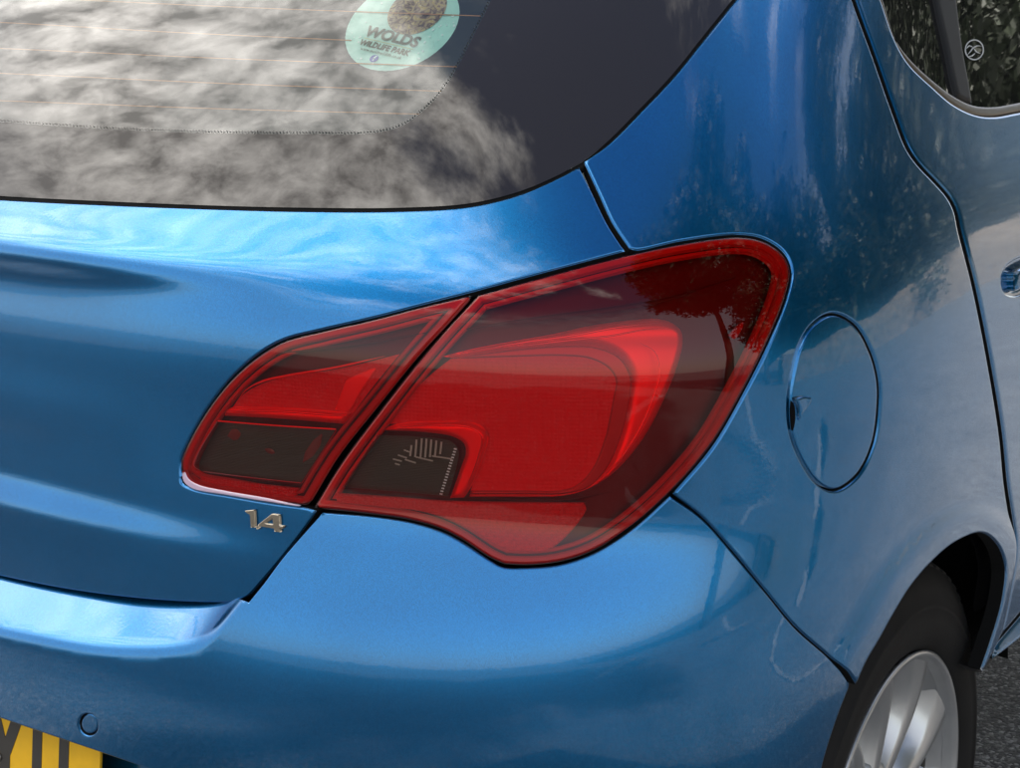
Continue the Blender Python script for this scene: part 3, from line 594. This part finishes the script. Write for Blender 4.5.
# ------------------------------------------------------------------ number plate in its recess
PY = .040
def on_plate(uv):                                # plate plane, leaning a little forward at the top
    uv = np.asarray(uv, float).reshape(-1, 2); d = rays(uv); n = np.array([0, -1, .09]); c = np.array([0, PY, .49])
    return CP+d*(((c-CP)@n)/(d@n))[:, None]
pl = empty('number_plate', (0, .72, 0)); pl.parent = car; pl['label'] = 'yellow number plate with black characters'
def slab(name, pts, y0, th, m, parent):          # pts in (x,z), lies on the plate plane
    def pos(x, z, o): return (x, PY+(z-.49)*.09-y0-o, z)
    k = len(pts); V = [pos(x, z, th) for x, z in pts]+[pos(x, z, 0) for x, z in pts]
    return mesh(name, V, [tuple(range(k))[::-1], ]+[(i, (i+1) % k, k+(i+1) % k, k+i) for i in range(k)], m, parent)
edge = on_plate([(102.5, 754)])[0][0]; s2 = on_plate([(66.7, 745)])[0][0]; s1 = on_plate([(40, 737)])[0][0]
slab('plate', [(edge-.52, .40), (edge, .40), (edge, .511), (edge-.52, .511)], 0, .003, YELLOW, pl)
hw = .0072
slab('letter', [(s1-hw, .4155), (s2+hw, .4155), (s2+hw, .4945), (s2-hw, .4945), (s2-hw, .4295), (s1+hw, .4295), (s1+hw, .4945), (s1-hw, .4945)], .003, .0006, INK, pl)
vx = s1-.050
slab('letter', [(vx-.008, .4155), (vx+.008, .4155), (vx+.008, .446), (vx+.029, .4945), (vx+.0125, .4945), (vx, .464), (vx-.0125, .4945), (vx-.029, .4945), (vx-.008, .446)], .003, .0006, INK, pl)
sv, sf = [], []
scr = on_plate([(1.5, 755)])[0]
for j, (r_, o_) in enumerate(((.0048, .004), (.0048, .0055), (.0035, .0068), (.0018, .0070), (.0016, .0055))):
    for i in range(16):
        a = 2*math.pi*i/16; sv.append((scr[0]+r_*math.cos(a), PY+(scr[2]-.49)*.09-o_, scr[2]+r_*math.sin(a)))
    if j: sf += [((j-1)*16+i, (j-1)*16+(i+1) % 16, j*16+(i+1) % 16, j*16+i) for i in range(16)]
sf.append(tuple(range(64, 80))); mesh('screw', sv, sf, STEEL, pl, True)
mesh('plate_recess', [(-.45, PY+.012, .36), (.36, PY+.012, .36), (.36, PY+.03, .56), (-.45, PY+.03, .56)], [(0, 1, 2, 3)], PAINT, car)

# ------------------------------------------------------------------ window sticker behind the pane
sc0 = at([(404, 20)])[0]; sn = grad(sc0[None], FA)[0]
def on_tan(uv):
    d = rays(np.array([uv], float))[0]; return CP+d*(((sc0-sn*.006-CP)@sn)/(d@sn))
scn = on_tan((402, 24.5)); e1 = on_tan((432, 31.3))-scn; e1 -= sn*(e1@sn); e1 /= np.linalg.norm(e1); e2 = np.cross(sn, e1)
SR = .0575
st = empty('window_sticker', (0, .72, 0)); st.parent = car; st['label'] = 'round pale mint wildlife park sticker inside rear window'
def flat(name, pts, m, h, parent=st):
    V = [scn+e1*x+e2*y+sn*h for x, y in pts]; return mesh(name, V, [tuple(range(len(V)))], m, parent)
def circ(cx, cy, rx, ry, n=48): return [(cx+rx*math.cos(2*math.pi*i/n), cy+ry*math.sin(2*math.pi*i/n)) for i in range(n)]
MINT = mat('mint_paper', (.52, .78, .68), .6, var=(60, .04)); OLIVE = mat('dark_green_print', (.07, .085, .05), .6); WHITE = mat('white_print', (.86, .9, .87), .6); BLUEI = mat('blue_print', (.08, .10, .42), .6)
flat('disc', circ(0, 0, SR*1.0, SR*1.04), MINT, 0)
PIC = mat('picture_print', (.25, .18, .12), .6)
t = PIC.node_tree; b = t.nodes['Principled BSDF']; v = t.nodes.new('ShaderNodeTexNoise'); v.inputs['Scale'].default_value = 120; v.inputs['Detail'].default_value = 5; v.inputs['Distortion'].default_value = 2.2
t.links.new(t.nodes['Texture Coordinate'].outputs['Object'], v.inputs['Vector']); r = t.nodes.new('ShaderNodeValToRGB'); e = r.color_ramp.elements
e[0].position = .32; e[0].color = (.05, .035, .03, 1); e[1].position = .75; e[1].color = (.75, .68, .6, 1)
for ps_, c_ in ((.45, (.22, .12, .08, 1)), (.55, (.45, .33, .2, 1)), (.63, (.55, .36, .08, 1))): k = e.new(ps_); k.color = c_
t.links.new(v.outputs['Fac'], r.inputs[0]); t.links.new(r.outputs[0], b.inputs['Base Color'])
KS = SR/.0535
flat('picture', circ(.0055*KS, .019*KS, .0275*KS, .030*KS), PIC, .0006)
def text(name, body, cx, cy, size, m, bold=0.0, sx=1.0, rot=0.0):
    cu = bpy.data.curves.new(name, 'FONT'); cu.body = body; cu.size = size; cu.align_x = 'CENTER'; cu.align_y = 'CENTER'; cu.offset = bold; cu.resolution_u = 3
    ob = bpy.data.objects.new(name, cu); C.objects.link(ob); dg = bpy.context.evaluated_depsgraph_get()
    me = bpy.data.meshes.new_from_object(ob.evaluated_get(dg)); bpy.data.objects.remove(ob); bpy.data.curves.remove(cu)
    ca, sa = math.cos(rot), math.sin(rot)
    for v_ in me.vertices:
        x, y = v_.co.x*sx*KS, v_.co.y*KS; x, y = x*ca-y*sa+cx*(KS-1), x*sa+y*ca+cy*(KS-1); v_.co = Vector(scn+e1*(cx+x)+e2*(cy+y)+sn*.0009)
    me.materials.clear(); me.name = name; o = link(name, me, st, m); return o
text('lettering', 'WOLDS', -.0005, -.0165, .0165, OLIVE, .0006, .98)
text('lettering', 'WILDLIFE PARK', -.001, -.0300, .0090, OLIVE, .0003, .86)
text('lettering', 'www.woldswildlife.co.uk', -.001, -.0366, .0052, OLIVE, 0, .86)
flat('rule_line', [(-.029, -.0265), (.029, -.0265), (.029, -.0259), (-.029, -.0259)], mat('gold_print', (.6, .5, .2), .6), .0008)
flat('round_icon', circ(-.004*KS, -.0440*KS, .0042*KS, .0042*KS, 24), BLUEI, .0008); text('lettering', 'f', -.0038, -.0440, .0080, WHITE, .0002)
sp_v, sp_f = [], []
for i in range(46):
    a = random.uniform(-math.pi, .3) if i % 3 else random.uniform(0, 6.28); r_ = SR*random.uniform(.62, .97); x, y = r_*math.cos(a), r_*math.sin(a)
    if abs(x) < .03 and -.047 < y < -.008: continue
    s_ = random.uniform(.0004, .0017); k0 = len(sp_v); n_ = 7; sp_v += [scn+e1*(x+s_*random.uniform(.6, 1.2)*math.cos(6.283*j/n_))+e2*(y+s_*random.uniform(.5, 1.2)*math.sin(6.283*j/n_))+sn*.0008 for j in range(n_)]; sp_f.append(tuple(range(k0, k0+n_)))
tag(mesh('paint_splash', sp_v, sp_f, WHITE, st), kind='stuff')

# ------------------------------------------------------------------ wheel and arch
WC = np.array([.828, .664, .318])
wh = empty('wheel', tuple(WC)); wh.parent = car
def lathe(name, prof, m, parent, n=96, smooth=True):   # prof: (x offset outward, radius)
    V = [(WC[0]+x, WC[1]+r*math.cos(2*math.pi*i/n), WC[2]+r*math.sin(2*math.pi*i/n)) for x, r in prof for i in range(n)]
    Fc = [(j*n+i, j*n+(i+1) % n, (j+1)*n+(i+1) % n, (j+1)*n+i) for j in range(len(prof)-1) for i in range(n)]
    return mesh(name, V, Fc, m, parent, smooth)
ty = lathe('tyre', [(-.004, .203), (.001, .209), (.004, .214), (.0075, .226), (.0085, .240), (.0075, .252), (.0085, .2535), (.0085, .2575), (.0065, .259), (.002, .275), (-.007, .292), (-.0085, .2935), (-.012, .299), (-.022, .305), (-.034, .3085), (-.06, .3105), (-.10, .311), (-.14, .3105), (-.17, .307), (-.185, .297), (-.195, .26), (-.19, .21)], TYRE, wh)
GV, GF = [], []
for k in range(72):                                # tread blocks across the shoulder
    a = 2*math.pi*k/72; w_ = .0155
    for x0, x1, r0, r1, sk in ((-.012, -.038, .2995, .3112, .006), (-.043, -.085, .3112, .3132, .010), (-.092, -.13, .3132, .3130, -.008)):
        k0 = len(GV)
        for dx, rr_, s_ in ((x0, r0, 0), (x1, r1, sk)):
            for da in (-w_/2, w_/2):
                for up in (-.004, .0022):
                    aa = a+(da+s_)/.31; GV.append((WC[0]+dx, WC[1]+(rr_+up)*math.cos(aa), WC[2]+(rr_+up)*math.sin(aa)))
        GF += [tuple(k0+i for i in f) for f in ((0, 2, 3, 1), (4, 5, 7, 6), (1, 3, 7, 5), (0, 1, 5, 4), (2, 6, 7, 3))]
mesh('tread', GV, GF, TYRE, ty)
LT = mat('tyre_lettering', (.028, .027, .027), .5)
rm = lathe('rim', [(-.030, .1868), (-.012, .193), (-.006, .1985), (-.0015, .2035), (.0025, .2055), (.0045, .2030), (.0035, .1985), (-.002, .1955), (-.012, .1925)], ALLOY, wh)
lathe('rim_barrel', [(-.19, .205), (-.18, .19), (-.10, .183), (-.03, .1860)], mat('dark_barrel', (.10, .095, .088), .6, .4), wh)  # inner barrel darker and rougher than the rim face
lathe('hub', [(-.055, .075), (-.03, .07), (-.024, .06), (-.022, .035), (-.020, .033), (-.018, .0)], ALLOY, wh)
lathe('brake_drum', [(-.09, .0), (-.09, .125), (-.12, .14), (-.15, .14)], mat('brake_metal', (.05, .042, .036), .6), wh)
NS = 10
SPK = []
def spoke(k):
    a0 = 2*math.pi*k/NS+.16; V = []; n = 16; NC = 7
    for i in range(n+1):
        s = i/n; r = .055+s*(.197-.055); tw = .42*s*s-.05
        wdt = .030-.006*math.sin(math.pi*min(s*1.1, 1))+.030*s**4
        if k % 2: wdt *= .92
        xo = -.026+.0235*s**1.4
        for j in range(NC):
            c = j/(NC-1)*2-1; aa = a0+tw+c*wdt/r*.5*1.25
            dep = xo-(.010*(1-math.sqrt(max(0, 1-(abs(c)**3)*.96))))-.006*(1+c)*s-(.022 if j in (0, NC-1) else 0)
            V.append((WC[0]+dep, WC[1]+r*math.cos(aa), WC[2]+r*math.sin(aa)))
    Fc = [(i*NC+j, (i+1)*NC+j, (i+1)*NC+j+1, i*NC+j+1) for i in range(n) for j in range(NC-1)]
    return mesh('spoke', V, Fc, ALLOY, wh, True)
for k in range(NS): spoke(k)
for o in wh.children: o.matrix_parent_inverse = Matrix.Translation(Vector(-WC))
AV, AF = [], []
for j, (x, r) in enumerate(((.838, .352), (.80, .358), (.70, .362), (.55, .362), (.55, .10))):
    for i in range(49): a = math.pi*((.075 if x > .75 else .075)+(1.0 if x > .75 else 1.0)*i/48); AV.append((x-.09*float(sstep(.70, 1.05, a/math.pi))*(x > .75), WC[1]+.015+r*math.cos(a), WC[2]+.01+r*math.sin(a)))
    if j: AF += [((j-1)*49+i, (j-1)*49+i+1, j*49+i+1, j*49+i) for i in range(48)]
mesh('wheel_arch_liner', AV, AF, mat('liner', (.006, .006, .006), .9, spec=.1), car, True)
# pale worn lines and a tar seam on the road, seen mirrored in the bumper and the quarter panel
PALE = mat('worn_line', (.30, .29, .28), .9, var=(20, .5)); TAR = mat('tar_seam', (.018, .018, .019), .7)
def mirrored(uv):
    P = at(uv); n = grad(P, FA); d = rays(uv); r = d-2*(d*n).sum(1, keepdims=True)*n
    return P+r*(-P[:, 2:]/np.minimum(r[:, 2:], -.012))
def road_line(name, pts, wpx, m, k):
    p = curve(pts, 3); p = p+rng.normal(size=p.shape)*.35; t_ = np.gradient(p, axis=0); t_ /= np.linalg.norm(t_, axis=1, keepdims=True); n_ = np.stack([t_[:, 1], -t_[:, 0]], -1)
    wv_ = wpx/2*(.7+.6*rng.random((len(p), 1))); q = np.vstack([mirrored(p+n_*wv_), mirrored(p-n_*wv_)]); q[:, 2] = .004+.001*k; K = len(p)
    if q[:, 0].max() > 8.6 or q[:, 0].min() < 1.0: 
        q[:, 0] = np.clip(q[:, 0], 1.0, 8.6)
    mesh(name, q, [(i, i+1, K+i+1, K+i) for i in range(K-1)], m, GROUND)
road_line('worn_line', [(595, 679), (640, 654), (675, 624), (710, 574), (730, 556)], 2.6, PALE, 0)
road_line('worn_line', [(735, 539), (750, 509), (758, 504), (775, 496)], 3.6, PALE, 1)
road_line('tar_seam', [(720, 502), (760, 496), (800, 487), (819, 500), (816, 540), (806, 580), (797, 605)], 6, TAR, 2)
road_line('worn_line', [(797, 608), (803, 590), (806, 570)], 4, PALE, 3)
road_line('worn_line', [(785, 615), (775, 640), (773, 665), (795, 682), (828, 660)], 2.4, PALE, 4)
road_line('worn_line', [(832, 650), (840, 635), (855, 625)], 3, PALE, 5)
reparent_fix()
for o in bpy.data.objects:                         # grouping empties inside the car sit at the car's origin
    if o.parent in (LO, LI, bd, pl, st): o.matrix_parent_inverse = Matrix.Translation(-OFF)
for e_ in (LO, LI, bd, pl, st): pass

# ------------------------------------------------------------------ what the paint and the glass mirror: hedge trees above a stone bank across the road; added shade trees too
def ztop(y, z1): return z1*(.72+.28*math.sin(y*1.3+2)*math.sin(y*.47))+.22*max(0, y-5)
def foliage(name, cx, y0, y1, z0, z1, depth, n, col, parent):
    n_c = int((y1-y0)*7); cs = []
    for _ in range(n_c):
        y = rng.uniform(y0, y1); top = ztop(y, z1); z = z0+(top-z0)*rng.random()**.8
        cs.append((cx+rng.normal()*depth*.35, y, z, rng.uniform(.6, 1.5)))
    cs = np.array(cs); k = rng.integers(0, len(cs), n); d = rng.normal(size=(n, 3)); d /= np.linalg.norm(d, axis=1, keepdims=True)
    c = cs[k, :3]+d*cs[k, 3:4]*rng.random((n, 1))**.4; a = rng.normal(size=(n, 3)); a /= np.linalg.norm(a, axis=1, keepdims=True)
    b_ = np.cross(a, d+.3*rng.normal(size=(n, 3))); b_ /= np.linalg.norm(b_, axis=1, keepdims=True)+1e-9; s = rng.uniform(.08, .2, (n, 1))
    V = np.stack([c-a*s, c-b_*s*.5, c+a*s, c+b_*s*.5], 1).reshape(-1, 3)
    o = mesh(name, V, np.arange(n*4).reshape(-1, 4).tolist(), col, parent); o['kind'] = 'stuff'; return o
LEAF = mat('leaf', (.038, .055, .022), .6, var=(2, .5))
hg = tag(empty('hedge', (10.5, 8, 0)), 'tall dark green hedge reflected in the side window', 'hedge')
f_ = foliage('foliage', 10.5, 1.5, 48, 1.2, 13.0, 2.4, 130000, LEAF, hg); f_.matrix_parent_inverse = Matrix.Translation((-10.5, -8, 0))
kv, kf = [], []; ky = np.arange(2.5, 49, .7); kz = np.linspace(.2, 1, 9)
for i, y in enumerate(ky):
    top = ztop(y, 13.0)*.85
    for k in kz: kv.append((11.2+rng.normal()*.45, y+rng.normal()*.2, top*k-.8*(k < .25)))
    if i: kf += [((i-1)*9+j, (i-1)*9+j+1, i*9+j+1, i*9+j) for j in range(8)]
o_ = mesh('foliage', kv, kf, LEAF, hg); o_['kind'] = 'stuff'; o_.matrix_parent_inverse = Matrix.Translation((-10.5, -8, 0))
BARK = mat('bark', (.05, .035, .025), .9)
for y in np.arange(2.5, 48, 3.3):
    V, Fc = [], []
    for j, (z, r_) in enumerate(((0, .16), (.8, .12), (2, .09), (3.4, .05))):
        V += [(10.5+r_*math.cos(i*math.pi/4)+.05*j, y+r_*math.sin(i*math.pi/4)+.08*math.sin(j*2+y), z) for i in range(8)]
        if j: Fc += [((j-1)*8+i, (j-1)*8+(i+1) % 8, j*8+(i+1) % 8, j*8+i) for i in range(8)]
    mesh('trunk', V, Fc, BARK, hg, True).matrix_parent_inverse = Matrix.Translation((-10.5, -8, 0))
def tree(x, y, zc, rx, ry, rz, nl, label):
    e_ = tag(empty('tree', (x, y, 0)), label, 'tree', group='trees around the parked car'); off_ = Matrix.Translation((-x, -y, 0)); V, Fc = [], []
    for j, (z, r_) in enumerate(((0, .28), (zc*.15, .2), (zc*.35, .17), (zc*.65, .12), (zc*.95, .06))):
        V += [(x+r_*math.cos(i*math.pi/5)+.1*math.sin(j), y+r_*math.sin(i*math.pi/5)+.12*math.sin(j*1.7), z) for i in range(10)]
        if j: Fc += [((j-1)*10+i, (j-1)*10+(i+1) % 10, j*10+(i+1) % 10, j*10+i) for i in range(10)]
    mesh('trunk', V, Fc, BARK, e_, True).matrix_parent_inverse = off_
    nc = 60; dc = rng.normal(size=(nc, 3)); dc /= np.linalg.norm(dc, axis=1, keepdims=True); cc_ = np.array([x, y, zc])+dc*np.array([rx, ry, rz])*rng.random((nc, 1))**.45
    k = rng.integers(0, nc, nl); d = rng.normal(size=(nl, 3)); d /= np.linalg.norm(d, axis=1, keepdims=True); c = cc_[k]+d*rng.uniform(.3, 1.15, (nl, 1))
    a = rng.normal(size=(nl, 3)); a /= np.linalg.norm(a, axis=1, keepdims=True); b_ = np.cross(a, d); b_ /= np.linalg.norm(b_, axis=1, keepdims=True)+1e-9; sz = rng.uniform(.10, .22, (nl, 1))
    o_ = mesh('crown', np.stack([c-a*sz, c-b_*sz*.55, c+a*sz, c+b_*sz*.55], 1).reshape(-1, 3), np.arange(nl*4).reshape(-1, 4).tolist(), LEAF, e_); o_['kind'] = 'stuff'; o_.matrix_parent_inverse = off_
tree(9.5, .2, 10.0, 3.2, 4.2, 4.0, 36000, 'tall broad tree mirrored in the top of the red lamp')
tree(-11.5, 5.5, 11.5, 4.6, 4.2, 2.6, 30000, 'wide unseen tree added to shade the road behind the tailgate')  # out of view, added to shade the road behind the car
tree(-4.8, 4.6, 12.0, 4.2, 4.0, 2.4, 30000, 'taller unseen tree added beside the car to shade the road behind its bumper')  # also unseen, added for its shade behind the bumper
STONE = mat('brown_stone', (.17, .13, .095), .9, bump=(7, .8, .05), var=(3, .45))
wv, wf = [], []
yy = np.arange(3, 50, .5)
for i, y in enumerate(yy):
    h = 1.0+.10*max(0, y-5)+.12*math.sin(y*1.1)+.06*rng.random()
    wv += [(8.9, y, 0), (8.95+.05*rng.random(), y, h*.5), (9.05+.05*rng.random(), y, h), (9.6, y, h+.05), (9.8, y, 0)]
    if i: wf += [((i-1)*5+j, (i-1)*5+j+1, i*5+j+1, i*5+j) for j in range(4)]
tag(mesh('stone_wall', wv, wf, STONE, None, True), 'low brown stone wall under the hedge, mirrored in the side window', 'wall')
